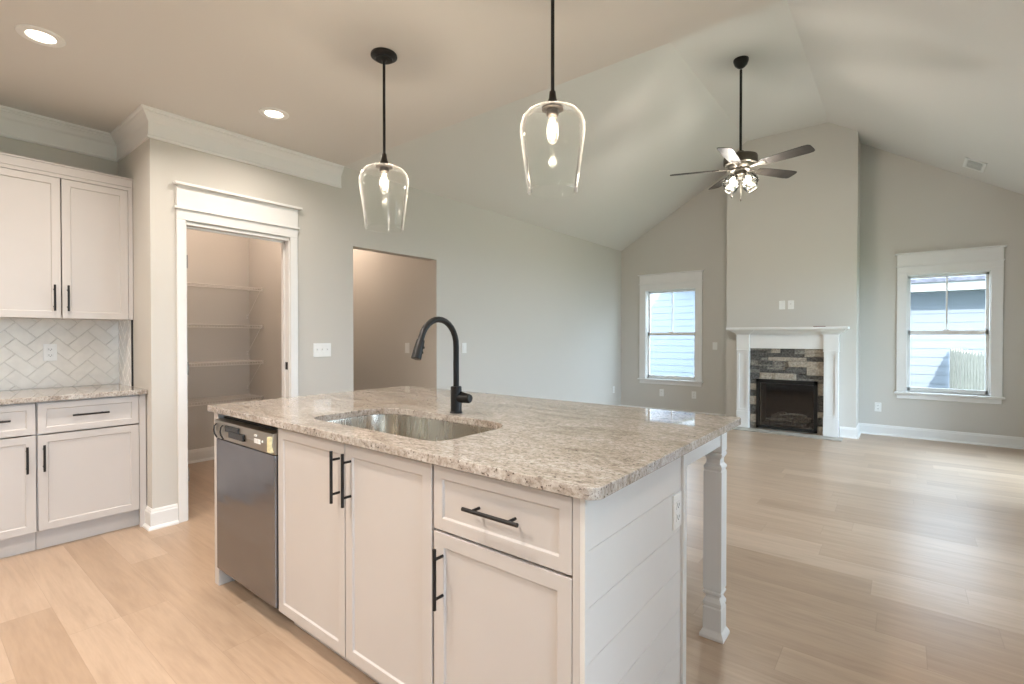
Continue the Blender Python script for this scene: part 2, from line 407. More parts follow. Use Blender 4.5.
b = BM(); box(b, -.05, -.015, PD1 - .021, PD1 - .0175, 1.0, 1.06, .001); obj('strike_plate', b, BLACK, t, o_, kind=S)

# windows (local: x right, -y into the room, origin on the room face at floor height)
def window(name, loc, rz, gx, sill=.55, headz=2.055, w_in=.87, case=.095, muntin=True, thick=.14):
    t = thing(name, None, None, loc, rz, kind=S); h = w_in / 2; o = h + case
    b = BM(); box(b, -o, -h + .012, -.022, 0, sill, headz + .02, .003); box(b, h - .012, o, -.022, 0, sill, headz + .02, .003); box(b, -h, h, -.022, 0, headz - .012, headz + .02, .003)
    obj('window_casing', b, TRIM, t, kind=S)
    b = BM(); box(b, -o, o, -.022, 0, headz + .02, headz + .09, .002); box(b, -o - .012, o + .012, -.034, 0, headz + .09, headz + .106, .004)
    box(b, -o, o, -.024, 0, headz + .106, headz + .245, .002); box(b, -o - .025, o + .025, -.05, 0, headz + .245, headz + .262, .004)
    obj('window_header', b, TRIM, t, kind=S)
    b = BM(); box(b, -o - .02, o + .02, -.06, .05, sill - .022, sill, .004); obj('window_sill', b, TRIM, t, kind=S)
    b = BM(); box(b, -o + .005, o - .005, -.02, 0, sill - .085, sill - .022, .003); obj('window_apron', b, TRIM, t, kind=S)
    b = BM(); j = .02
    box(b, -h, -h + j, 0, thick, sill, headz); box(b, h - j, h, 0, thick, sill, headz); box(b, -h, h, 0, thick, headz - j, headz); box(b, -h, h, .04, thick, sill, sill + .012)
    obj('window_jamb', b, TRIM, t, kind=S)
    mid = sill + (headz - sill) * .5; hi = h - j
    def sash(y0, y1, z0, z1, bot, top_, s=.028):
        b = BM(); box(b, -hi, -hi + s, y0, y1, z0, z1, .002); box(b, hi - s, hi, y0, y1, z0, z1, .002)
        box(b, -hi, hi, y0, y1, z0, z0 + bot, .002); box(b, -hi, hi, y0, y1, z1 - top_, z1, .002)
        if z0 > mid - .1 and muntin: box(b, -.008, .008, y0 + .004, y1 - .004, z0, z1)
        return b
    fr = obj('upper_sash', sash(.095, .125, mid - .02, headz - j, .045, .030), TRIM, t, kind=S)
    b = BM(); box(b, -hi + .01, hi - .01, .108, .112, mid, headz - j - .01); obj('glass_pane', b, PANE, fr, kind=S)
    fr = obj('lower_sash', sash(.06, .092, sill + .012, mid + .03, .045, .050), TRIM, t, kind=S)
    b = BM(); box(b, -hi + .01, hi - .01, .074, .078, sill + .02, mid + .02); obj('glass_pane', b, PANE, fr, kind=S)
    b = BM(); box(b, -.03, .03, .045, .066, mid + .03, mid + .045, .003); obj('sash_lock', b, TRIM, fr, kind=S)
    return t
window('window_1', (.867, YF, 0), 0, 0, sill=.565, headz=2.051, w_in=.85)
window('window_2', (4.276, YF, 0), 0, 0, sill=.575, headz=2.051, w_in=.785, case=.087)
window('window_3', (XR, -1.5, 0), -90, 0, sill=.35, headz=2.25, w_in=2.4)
window('window_4', (XR, 5.15, 0), -90, 0, sill=.10, headz=2.15, w_in=1.7)

window('window_added', (XR, 2.75, 0), -90, 0, sill=.65, headz=2.15, w_in=1.5)  # window added out of view to brighten the living room floor

# ------------------------------------------------------------------ downlights
def downlight(x, y, label, pw=DOWN_W):
    t = thing('recessed_light', label, 'ceiling light', (x, y, ZC), group='recessed kitchen ceiling lights')
    b = BM(); lathe(b, [(.054, .0), (.058, -.006), (.070, -.009), (.088, -.006), (.092, 0), (.052, 0)], n=40, close=True); obj('trim_ring', b, PLAS, t, smooth=True)
    b = BM(); lathe(b, [(0, -.003), (.053, -.005), (.053, -.001), (0, -.001)], n=40); obj('lens', b, LENS, t, smooth=True)
    l = lamp('AREA', (0, 0, -.012), pw, WARM, .13, parent=t); l.data.spread = R_(150)
    return t
downlight(.526, -.576, 'round recessed ceiling light in the top left corner of the photo', 15)
downlight(.584, .542, 'round recessed ceiling light between crown moulding and left pendant', 9)
for x, y, nm, pw_ in ((.55, -2.3, 'added unseen recessed ceiling light at the rear of the left aisle', DOWN_W), (2.3, -1.9, 'added unseen recessed ceiling light at the rear middle of the kitchen', DOWN_W),
                 (4.3, -2.0, 'added unseen recessed ceiling light near the rear right corner', 10), (4.4, -.3, 'added unseen recessed ceiling light over the right side of the kitchen', 9), (2.3, -.75, 'added unseen recessed ceiling light in the aisle before the island', DOWN_W)):
    downlight(x, y, nm, pw_)  # extra lights added out of view to brighten the kitchen

# ------------------------------------------------------------------ cabinets
def shaker(bm, x0, x1, z0, z1, y0, y1, stile=.058, dep=.007):
    """panel door, front at y0 (facing -y)"""
    st = stile; iz0, iz1, ix0, ix1 = z0 + st, z1 - st, x0 + st, x1 - st
    F = box(bm, x0, x1, y0, y1, z0, z1)
    bmesh.ops.recalc_face_normals(bm, faces=F)
    front = min(F, key=lambda f: f.calc_center_median().y)
    r = bmesh.ops.inset_region(bm, faces=[front], thickness=st, depth=0)
    r = bmesh.ops.inset_region(bm, faces=[front], thickness=.005, depth=-dep)
def pull(bm, c, L, vertical, out=.034, r=.0058):
    x, y, z = c
    if vertical:
        cyl(bm, (x, y - out, z - L / 2), (x, y - out, z + L / 2), r, n=14)
        for s in (-1, 1): cyl(bm, (x, y, z + s * L * .33), (x, y - out, z + s * L * .33), r * .8, n=10)
    else:
        cyl(bm, (x - L / 2, y - out, z), (x + L / 2, y - out, z), r, n=14)
        for s in (-1, 1): cyl(bm, (x + s * L * .33, y, z), (x + s * L * .33, y - out, z), r * .8, n=10)
def cabinet(name, label, cat, loc, rz, x0, x1, z0, z1, depth, fronts, toe=0, toe_back=.07, extra=None, group=None):
    """local: front of doors at y=0, room side is -y"""
    t = thing(name, label, cat, loc, rz, group)
    b = BM(); k = .018
    box(b, x0, x0 + k, .02, depth, z0, z1); box(b, x1 - k, x1, .02, depth, z0, z1)
    box(b, x0 + k, x1 - k, depth - .01, depth, z0, z1); box(b, x0 + k, x1 - k, .02, depth - .01, z0, z0 + k)
    box(b, x0 + k, x1 - k, .02, .09, z1 - k, z1)
    if extra: extra(b)
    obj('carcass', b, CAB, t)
    if toe:
        b = BM(); box(b, x0, x1, toe_back, toe_back + .016, 0, z0); box(b, x0, x0 + k, toe_back + .016, depth, 0, z0); box(b, x1 - k, x1, toe_back + .016, depth, 0, z0); obj('toe_kick', b, CAB, t)
    for (kind, a, c, d, e, h) in fronts:
        b = BM(); shaker(b, a, c, d, e, 0, .019, .052 if kind == 'drawer' else .06)
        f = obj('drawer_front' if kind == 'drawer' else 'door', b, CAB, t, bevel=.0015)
        if h:
            b = BM(); pull(b, (h[0], 0, h[1]), h[2], h[3]); obj('bar_handle', b, BLACK, f, smooth=True)
    return t
# island: face at y=-.03
IF = -.022
cabinet('sink_cabinet', 'white two-door shaker cabinet in the island between dishwasher and drawer cabinet', 'cabinet', (0, IF, 0), 0, 1.765, 2.734, .09, .882, .64,
        [('door', 1.768, 2.264, .088, .874, (2.233, .753, .19, True)), ('door', 2.270, 2.731, .088, .874, (2.305, .753, .19, True))], toe=1)
cabinet('drawer_cabinet', 'white island cabinet with one drawer above one door, under the front right counter corner', 'cabinet', (0, IF, 0), 0, 2.737, 3.253, .09, .882, .64,
        [('drawer', 2.741, 3.230, .682, .874, (2.992, .782, .195, False)), ('door', 2.741, 3.230, .088, .674, (2.780, .547, .18, True))], toe=1,
        extra=lambda b: box(b, 3.233, 3.253, 0, .02, .0, .882))
# end panels
t = thing('island_end_panel', 'white vertical end panel of the island left of the dishwasher', 'panel', (1.125, .38, 0)); o_ = t.location
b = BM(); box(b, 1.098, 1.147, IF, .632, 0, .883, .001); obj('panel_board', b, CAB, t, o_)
t = thing('shiplap_panel', 'white shiplap side panel of the island below the right counter edge', 'panel', (3.27, .38, 0)); o_ = t.location
zl = [.0, .065, .2, .335, .47, .606, .745, .8835]
b = BM(); box(b, 3.2532, 3.257, -.005, .632, 0, .883)
for z0, z1 in zip(zl, zl[1:]): box(b, 3.257, 3.265, -.003, .631, z0 + .0006, z1 - .0006, .0008)
obj('shiplap_boards', b, SHIP_LIT, t, o_)
b = BM(); box(b, 3.2532, 3.267, IF, -.004, 0, .883, .001); obj('corner_trim', b, SHIP_LIT, t, o_)
b = BM(); box(b, 3.2532, 3.274, .632, .664, 0, .883, .001); obj('corner_trim', b, SHIP_LIT, t, o_)
b = BM(); box(b, 1.098, 3.2525, .645, .664, 0, .883, .001); obj('back_board', b, CAB, t, o_)
# apron rails under the overhang
t = thing('counter_apron', 'white rail under the counter overhang between end panel and turned leg', 'rail', (3.27, .95, .83)); o_ = t.location
b = BM(); box(b, 3.250, 3.270, .665, 1.079, .812, .883, .002); obj('side_rail', b, SHIP_LIT, t, o_)
# leg
t = thing('island_post', 'white square turned post carrying the right rear counter corner', 'post', (3.238, 1.118, 0)); o_ = t.location
b = BM()
def sq(prof):
    rings = []
    for r, z in prof: rings.append([b.verts.new((3.238 + sx * r, 1.118 + sy * r, z)) for sx, sy in ((-1, -1), (1, -1), (1, 1), (-1, 1))])
    for A, B in zip(rings, rings[1:]):
        for i in range(4): b.faces.new([A[i], A[(i + 1) % 4], B[(i + 1) % 4], B[i]])
    b.faces.new(rings[0][::-1]); b.faces.new(rings[-1])
sq([(.049, 0), (.049, .012), (.044, .022), (.038, .032), (.037, .036), (.037, .125), (.034, .132), (.037, .139), (.037, .15), (.028, .168), (.028, .176), (.037, .186), (.037, .194), (.034, .197), (.034, .202), (.037, .206),
    (.037, .700), (.034, .704), (.034, .709), (.037, .713), (.037, .722), (.028, .735), (.028, .752), (.037, .768), (.037, .776), (.034, .780), (.037, .785), (.037, .883)])
obj('post_shaft', b, SHIP_LIT, t, o_, bevel=.0012)

# dishwasher
t = thing('dishwasher', 'stainless steel dishwasher built into the left end of the island', 'dishwasher', (1.46, .25, 0)); o_ = t.location
b = BM(); box(b, 1.157, 1.759, .0, .57, .10, .86); obj('tub', b, BLACK, t, o_)
b = BM(); box(b, 1.156, 1.7625, IF - .012, -.001, .10, .755, .004); obj('door_panel', b, DWSTEEL, t, o_)
b = BM(); box(b, 1.20, 1.74, .06, .08, 0, .10); obj('toe_panel', b, BLACK, t, o_)
b = BM(); prism(b, [(IF - .010, .757), (IF - .022, .800), (IF - .018, .848), (IF, .853), (.0, .853), (0, .757)], 'x', 1.156, 1.7625)
cp = obj('control_panel', b, PANEL, t, o_, bevel=.002)
b = BM(); box(b, 1.292, 1.44, IF - .026, IF - .012, .805, .836, .004); box(b, 1.34, 1.50, IF - .030, IF - .012, .782, .815, .005); obj('display', b, DWBLK, cp, o_)
for x in (1.60, 1.615, 1.63, 1.645):
    b = BM(); box(b, x, x + .009, IF - .0245, IF - .015, .792, .812); obj('button', b, PLAS, cp, o_)
b = BM(); box(b, 1.60, 1.62, IF - .0245, IF - .015, .822, .830); obj('button', b, PLAS, cp, o_)
b = BM(); cyl(b, (1.675, IF - .024, .806), (1.675, IF - .014, .806), .005, n=12); obj('button', b, PLAS, cp, o_)
for x in (1.176, 1.252):
    b = BM(); tube(b, [(x + .010, IF - .022, .832), (x + .003, IF - .028, .822), (x, IF - .030, .80), (x + .004, IF - .028, .782), (x + .016, IF - .022, .764)], .0035, 10); obj('black_clip', b, BLACK, cp, o_, smooth=True)
b = BM(); box(b, 1.730, 1.761, IF - .030, IF - .008, .768, .836, .005); obj('foam_block', b, FOAM, cp, o_)['label'] = 'pale yellow packing foam'

# island countertop with undermount sink
def rrect(x0, x1, y0, y1, rr, n=8):
    out = []
    for (cx, cy, a0, r) in ((x1 - rr[0], y1 - rr[0], 0, rr[0]), (x0 + rr[1], y1 - rr[1], 90, rr[1]), (x0 + rr[2], y0 + rr[2], 180, rr[2]), (x1 - rr[3], y0 + rr[3], 270, rr[3])):
        for i in range(n + 1):
            a = R_(a0 + 90 * i / n); out.append((cx + r * math.cos(a), cy + r * math.sin(a)))
    return out
SX0, SX1, SY0, SY1 = 1.84, 2.675, .066, .525
def slab(name, label, outer, hole, z0, z1, mat):
    b = BM()
    def loop(pts, z):
        vs = [b.verts.new((x, y, z)) for x, y in pts]
        return vs, [b.edges.new((vs[i], vs[(i + 1) % len(vs)])) for i in range(len(vs))]
    tops = []; 
    for z in (z0, z1):
        vo, eo = loop(outer, z); E = list(eo); vh = None
        if hole: vh, eh = loop(hole, z); E += eh
        bmesh.ops.triangle_fill(b, use_beauty=True, use_dissolve=True, edges=E)
        tops.append((vo, vh))
    for k in (0, 1):
        A, B = tops[0][k], tops[1][k]
        if A is None: continue
        n = len(A)
        for i in range(n): b.faces.new([A[i], A[(i + 1) % n], B[(i + 1) % n], B[i]])
    o = obj(name, b, mat, bevel=.0035); tag(o, label, 'countertop'); return o
SINK = rrect(1.83, 2.652, .073, .498, (.13, .15, .085, .07), 10)
SCX, SCY = 2.25, .29
def sink_ring(g):
    hx, hy = .425, .232; return [(SCX + (x - SCX) * (1 + g / hx), SCY + (y - SCY) * (1 + g / hy)) for x, y in SINK]
slab('island_countertop', 'speckled cream granite countertop of the island with the sink cut into it',
     rrect(1.075, 3.311, -.047, 1.250, (.015, .01, .01, .035)), SINK, .884, .914, GRANITE)
t = thing('kitchen_sink', 'stainless steel undermount sink bowl set in the island counter', 'sink', (2.35, .22, .884)); o_ = t.location
b = BM(); rings = []
for g, z, rr in ((.025, .8825, .15), (.004, .8825, .133), (.003, .875, .132), (-.004, .72, .125), (-.022, .697, .11), (-.05, .688, .09), (-.18, .684, .02)):
    rings.append([b.verts.new((x, y, z)) for x, y in sink_ring(g)])
for A, B in zip(rings, rings[1:]):
    n = len(A)
    for i in range(n): b.faces.new([A[i], A[(i + 1) % n], B[(i + 1) % n], B[i]])
b.faces.new(rings[-1])
o = obj('basin', b, STEEL, t, o_, smooth=True); so = o.modifiers.new('solid', 'SOLIDIFY'); so.thickness = .0012; so.offset = -1
b = BM(); lathe(b, [(0, .002), (.03, .002), (.034, .004), (.043, .004), (.045, 0), (0, 0)], (2.25, .31, .6845), 28); obj('drain', b, STEEL, t, o_, smooth=True)

# faucet
FXc, FYc = 2.245, .572
t = thing('kitchen_faucet', 'matte black gooseneck pull-down faucet behind the island sink', 'faucet', (FXc, FYc, .914)); o_ = t.location.copy(); t.rotation_euler = (0, 0, R_(5.5))
b = BM(); lathe(b, [(0, 0), (.029, 0), (.029, .005), (.0255, .008), (.0255, .118), (.023, .122), (0, .122)], (FXc, FYc, .914), 32); obj('faucet_body', b, BLACK, t, o_, smooth=True)
b = BM(); pts = [(FXc, FYc, 1.03), (FXc, FYc, 1.12), (FXc, FYc, 1.215)]
rad = .118; cyy, czz = FYc - rad, 1.222
for i in range(1, 15):
    a = R_(160 * i / 14); pts.append((FXc, cyy + rad * math.cos(a), czz + rad * math.sin(a)))
dirv = Vector((0, -math.sin(R_(160)), math.cos(R_(160)))); pe = Vector(pts[-1])
tube(b, pts + [pe + dirv * .02], .0135, 18); obj('spout', b, BLACK, t, o_, smooth=True)
p1 = pe + dirv * .012; p2 = pe + dirv * .095
b = BM(); tube(b, [p1, p1 + dirv * .006, p1 + dirv * .05, p2, p2 + dirv * .002], [.016, .0175, .020, .0215, .020], 24); sh = obj('spray_head', b, BLACK, t, o_, smooth=True)
nrm = Vector((1, 0, 0)); back = dirv.cross(nrm).normalized()
b = BM(); pb = p1 + dirv * .045 + Vector((.006, .018, .008)); 
for k in (0, 1): cyl(b, pb + dirv * (k * .022) - Vector((0, .006, 0)), pb + dirv * (k * .022) + Vector((.004, .006, .002)), .006, n=14)
obj('spray_button', b, BLACK, sh, o_, smooth=True)
b = BM(); tube(b, [(FXc + .01, FYc, .982), (FXc + .045, FYc, .982), (FXc + .075, FYc, .984), (FXc + .082, FYc, .984)], [.020, .020, .0215, .017], 20)
hd = obj('handle_hub', b, BLACK, t, o_, smooth=True)
b = BM(); tube(b, [(FXc + .07, FYc, .998), (FXc + .05, FYc + .002, 1.003), (FXc + .022, FYc + .003, 1.010)], [.007, .0055, .0045], 12); obj('lever', b, BLACK, hd, o_, smooth=True)

# left wall base cabinets: face at x=-.10, looking +x (rotation 90: local x = world y)
def ly(y): return y
base_group = None
cabinet('base_cabinet', 'white base cabinet with one wide drawer over one door, beside the wall corner', 'cabinet', (-.10, 0, 0), 90, -.521, .006, .118, .882, .618,
        [('drawer', -.518, -.032, .692, .874, (-.280, .789, .175, False)), ('door', -.518, -.032, .122, .684, (-.494, .552, .155, True))], toe=1, toe_back=.06,
        extra=lambda b: box(b, -.029, .006, 0, .02, .0, .882))
cabinet('base_cabinet', 'white base cabinet on the left wall cut by the left photo edge', 'cabinet', (-.10, 0, 0), 90, -1.28, -.524, .118, .882, .618,
        [('drawer', -.90, -.527, .694, .874, (-.72, .789, .175, False)), ('door', -.90, -.527, .122, .686, (-.566, .552, .155, True)),
         ('drawer', -1.276, -.904, .694, .874, (-1.09, .789, .175, False)), ('door', -1.276, -.904, .122, .686, (-1.23, .552, .155, True))], toe=1, toe_back=.06)
cabinet('wall_cabinet', 'white two-door shaker wall cabinet above the herringbone backsplash', 'cabinet', (-.365, 0, 0), 90, -.72, .009, 1.384, 2.30, .348,
        [('door', -.362, -.018, 1.382, 2.275, (-.337, 1.510, .165, True)), ('door', -.715, -.368, 1.382, 2.275, (-.402, 1.510, .165, True))],
        extra=lambda b: (box(b, -.016, .009, 0, .02, 1.384, 2.30), box(b, -.72, -.016, .0, .02, 2.278, 2.30)))
o = bpy.data.objects['wall_cabinet']
b = BM(); box(b, -.735, .010, -.004, .348, 2.301, 2.352, .002); box(b, -.74, .0112, -.010, .348, 2.352, 2.364, .003)
obj('top_moulding', b, CAB, o)
cabinet('wall_cabinet', 'white wall cabinet further along the left wall outside the photo edge', 'cabinet', (-.365, 0, 0), 90, -1.45, -.745, 1.388, 2.30, .348,
        [('door', -1.093, -.75, 1.386, 2.295, (-1.06, 1.516, .165, True)), ('door', -1.445, -1.099, 1.386, 2.295, (-1.13, 1.516, .165, True))])
b = BM(); box(b, XK + .012, -.068, -1.30, .010, .884, .914); o = obj('wall_countertop', b, GRANITE, bevel=.0035)
tag(o, 'speckled granite countertop on the base cabinets along the left wall', 'countertop')

# herringbone backsplash on the kitchen wall and the return wall
def herring(u0, u1, v0, v1, w=.0735, g=.0022, cut=True):
    b = BM(); c45 = math.sqrt(.5); N = 18
    for c in range(-N, N):
        for r in range(-N, N):
            k = (c - r) % 4
            if k == 0: q = (c, c + 2, r, r + 1)
            elif k == 2: q = (c, c + 1, r - 1, r + 1)
            else: continue
            x0, x1, y0, y1 = [v * w for v in q]
            x0 += g / 2; x1 -= g / 2; y0 += g / 2; y1 -= g / 2
            cx, cy = (x0 + x1) / 2, (y0 + y1) / 2; mu, mv = (cx - cy) * c45, (cx + cy) * c45
            mu += (u0 + u1) / 2; mv += (v0 + v1) / 2
            if mu < u0 - .2 or mu > u1 + .2 or mv < v0 - .2 or mv > v1 + .2: continue
            lo = []; e = .003
            tl = random.uniform(-.0004, .0004)
            for yy, ins in ((0, 0), (-.006, 0), (-.008 + tl, e)):
                ring = []
                for (a, d) in ((x0 + ins, y0 + ins), (x1 - ins, y0 + ins), (x1 - ins, y1 - ins), (x0 + ins, y1 - ins)):
                    ring.append(b.verts.new(((a - d) * c45 + (u0 + u1) / 2, yy, (a + d) * c45 + (v0 + v1) / 2)))
                lo.append(ring)
            for A, B in zip(lo, lo[1:]):
                for i in range(4): b.faces.new([A[i], A[(i + 1) % 4], B[(i + 1) % 4], B[i]])
            b.faces.new(lo[-1])
    for co, no in (((u0, 0, 0), (-1, 0, 0)), ((u1, 0, 0), (1, 0, 0)), ((0, 0, v0), (0, 0, -1)), ((0, 0, v1), (0, 0, 1))):
        bmesh.ops.bisect_plane(b, geom=b.verts[:] + b.edges[:] + b.faces[:], plane_co=co, plane_no=no, clear_outer=True)
    for f in b.faces: f.material_index = 0
    F = box(b, u0, u1, -.004, 0, v0, v1)
    for f in F: f.material_index = 1
    return b
o = obj('wall_backsplash', herring(-1.30, .011, .915, 1.386), [TILE, GROUT], kind=S); o.location = (XK, 0, 0); o.rotation_euler = (0, 0, R_(90))
o = obj('wall_backsplash', herring(XK + .009, -.392, .915, 1.386), [TILE, GROUT], kind=S); o.location.y = JY
b = BM(); box(b, -.392, -.383, JY - .011, JY, .915, 1.383, .001); obj('trim_2', b, BLACK, kind=S)

# ------------------------------------------------------------------ wall plates
def plate(kind, loc, rz, label, gangs=1, group=None):
    t = thing('light_switch' if kind in ('toggle', 'rocker') else 'wall_outlet', label, 'switch' if kind in ('toggle', 'rocker') else 'outlet', loc, rz, group)
    W = .07 + .046 * (gangs - 1)
    b = BM(); box(b, -W / 2, W / 2, -.006, 0, -.0575, .0575, .002); obj('cover_plate', b, PLAS, t)
    for g in range(gangs):
        x = (g - (gangs - 1) / 2) * .046
        b = BM()
        if kind == 'toggle': box(b, x - .006, x + .006, -.007, -.005, -.013, .013); box(b, x - .0045, x + .0045, -.016, -.006, 0, .012, .001); obj('toggle', b, PLAS, t)
        elif kind == 'rocker': box(b, x - .0165, x + .0165, -.009, -.005, -.033, .033, .002); obj('rocker', b, PLAS, t)
        elif kind == 'outlet':
            for s in (-1, 1):
                b = BM(); box(b, x - .0165, x + .0165, -.008, -.005, s * .02 - .014, s * .02 + .014, .003); rc = obj('receptacle', b, PLAS, t)
                b = BM(); box(b, x - .008, x - .006, -.0086, -.007, s * .02 - .004, s * .02 + .007); box(b, x + .006, x + .008, -.0086, -.007, s * .02 - .004, s * .02 + .005); box(b, x - .002, x + .002, -.0086, -.007, s * .02 - .010, s * .02 - .006); obj('slots', b, DARKSLOT, rc)
        elif kind == 'jack':
            cyl(b, (x, -.004, .012), (x, -.014, .012), .005, n=12); obj('coax_jack', b, HINGE, t)
        elif kind == 'blank':
            
            for q in (-.042, .042): b = BM(); cyl(b, (x, -.005, q), (x, -.0072, q), .003, n=8); obj('screw', b, PLAS, t)
    return t
plate('toggle', (0, 1.223, 1.152), 90, 'white triple light switch on the wall between pantry door and hall opening', 3)
plate('rocker', (-.553, 2.60, 1.137), 0, 'white single light switch inside the hall opening', 1)
plate('rocker', (0, 2.948, 1.139), 90, 'white light switch on the left wall right behind the faucet', 1)
plate('outlet', (0, 6.60, .365), 90, 'white outlet low on the left wall near the far corner', 1)
plate('outlet', (.731, YF, .339), 0, 'white outlet below the left window, the left one of two')
plate('outlet', (1.261, YF, .340), 0, 'white outlet below the left window, the one nearer the fireplace')
plate('toggle', (1.579, YF, 1.124), 0, 'white light switch between left window and fireplace', 1)
plate('blank', (2.581, CY, 1.692), 0, 'blank white cover plate above the mantel, left of its twin')
plate('jack', (2.687, CY, 1.692), 0, 'white cable jack plate with a dark centre above the mantel')
plate('outlet', (3.612, YF, .358), 0, 'white outlet below and left of the right window')
plate('outlet', (XK + .009, -.372, 1.157), 90, 'white outlet in the herringbone backsplash')
plate('outlet', (3.265, .586, .682), 90, 'white outlet on the island shiplap panel')

# ------------------------------------------------------------------ pantry wire shelves
def wire_shelf(z, label):
    t = thing('wire_shelf', label, 'shelf', (-1.72, .75, z), 0, 'wire shelves in the pantry'); o_ = t.location
    x0, x1, y0, y1 = -1.716, -1.41, .13, 1.375
    b = BM(); r = .0034
    n = int((y1 - y0) / .0254)
    for i in range(n + 1):
        y = y0 + (y1 - y0) * i / n
        tube(b, [(x0, y, z), (x1, y, z), (x1 + .004, y, z - .03)], .0022, 5, False)
    for x in (x0, x0 + .15, x1): cyl(b, (x, y0, z - .002), (x, y1, z - .002), r, n=7)
    cyl(b, (x1 + .004, y0, z - .030), (x1 + .004, y1, z - .030), .0042, n=8)
    obj('wire_deck', b, WIRE, t, o_)
    b = BM(); box(b, x1 - .012, x1 + .012, y1 - .012, y1 + .005, z - .034, z + .006, .002); obj('end_clip', b, WIRE, t, o_)
    b = BM(); box(b, x0 - .004, x0 + .014, y1 - .012, y1 + .005, z - .012, z + .006, .002); obj('end_clip', b, WIRE, t, o_)
    for y in (.50, 1.355):
        b = BM(); tube(b, [(x1, y, z - .032), (x0 + .012, y, z - .29), (-1.719, y, z - .30)], .004, 8); box(b, -1.72, -1.714, y - .008, y + .008, z - .315, z - .275); obj('support_brace', b, WIRE, t, o_)
for z, nm in ((1.775, 'white wire pantry shelf, topmost of the four'), (1.385, 'white wire pantry shelf, second from the top'),
              (1.012, 'white wire pantry shelf, third from the top'), (.640, 'white wire pantry shelf just above the island counter level, lowest of the four')): wire_shelf(z, nm)
lamp('POINT', (-.9, .7, 2.6), PANTRY_W, (1, .78, .64), .04)
lamp('POINT', (-1.6, 2.0, 2.6), HALL_W, (1, .78, .62), .12)

# ------------------------------------------------------------------ pendants
PX, PY = 1.716, .572
t = thing('pendant_light', 'clear glass pendant light on a black rod, the left one over the island', 'pendant light', (PX, PY, ZC), 0, 'glass pendants over the island')
b = BM(); lathe(b, [(0, 0), (.066, 0), (.068, -.004), (.068, -.012), (.060, -.018), (.046, -.022), (.044, -.028), (.012, -.030), (.008, -.040), (0, -.040)], n=36); obj('canopy', b, BLACK, t, smooth=True)
b = BM(); cyl(b, (0, 0, -.035), (0, 0, -.535), .0072, n=14); obj('rod', b, BLACK, t, smooth=True)
dz = -.056
b = BM(); lathe(b, [(0, dz - .462), (.012, dz - .464), (.015, dz - .490), (.024, dz - .512), (.038, dz - .522), (.042, dz - .528), (.042, dz - .534), (.024, dz - .536), (.024, dz - .556), (.019, dz - .560), (0, dz - .560)], n=28); obj('socket_cap', b, BRONZE, t, smooth=True)
b = BM()
outp = [(.028, -.586), (.050, -.587), (.078, -.592), (.102, -.604), (.118, -.622), (.1265, -.648), (.1275, -.676), (.122, -.725), (.113, -.785), (.105, -.850), (.097, -.902), (.0995, -.906)]
inp = [(r - .0022, z - (.002 if i < 3 else 0)) for i, (r, z) in enumerate(outp)][::-1]
lathe(b, outp + [(.0995, -.910), (.096, -.912), (.094, -.909)] + inp, n=56, close=True); obj('glass_shade', b, SHADE, t, smooth=True)
b = BM(); lathe(b, [(0, -.612), (.012, -.614), (.014, -.624), (.019, -.642), (.022, -.668), (.020, -.700), (.012, -.720), (0, -.726)], n=20); bu = obj('bulb', b, SHADE, t, smooth=True)
b = BM()
for q in range(4):
    a = R_(45 + 90 * q); tube(b, [(.004 * math.cos(a), .004 * math.sin(a), -.622), (.010 * math.cos(a), .010 * math.sin(a), -.645), (.009 * math.cos(a), .009 * math.sin(a), -.680), (.003 * math.cos(a), .003 * math.sin(a), -.704)], .0016, 6)
obj('filament', b, pbr('filament_lit', (1, .8, .5), .3, emit=(1, .85, .65), es=30), bu, smooth=True)
lamp('POINT', (0, 0, -.672), PEND_W, (1, .84, .66), .02, parent=t)
dup(t, (2.776, PY, ZC), 'clear glass pendant light on a black rod, the right one nearer the viewer')

# ------------------------------------------------------------------ ceiling fan
FCX, FCY, FZ = 2.588, 4.19, 2.93
t = thing('ceiling_fan', 'five-blade ceiling fan with four clear glass lamps on a long black downrod', 'ceiling fan', (FCX, FCY, 4.002))
o_ = Vector((FCX, FCY, 4.002))
b = BM(); lathe(b, [(0, 4.002), (.070, 4.002), (.071, 3.987), (.058, 3.95), (.034, 3.925), (.018, 3.915), (0, 3.915)], (FCX, FCY, 0), 32); obj('canopy', b, BLACK, t, o_, smooth=True)
b = BM(); cyl(b, (FCX, FCY, 3.90), (FCX, FCY, 3.05), .0125, n=16); obj('downrod', b, BLACK, t, o_, smooth=True)
b = BM(); lathe(b, [(0, 3.10), (.03, 3.10), (.034, 3.065), (.13, 3.055), (.152, 3.045), (.156, 3.03), (.156, 2.975), (.150, 2.965), (.12, 2.960), (.115, 2.945), (.09, 2.925), (.09, 2.905), (.055, 2.895), (0, 2.895)], (FCX, FCY, 0), 40); obj('motor_housing', b, NICKEL, t, o_, smooth=True)
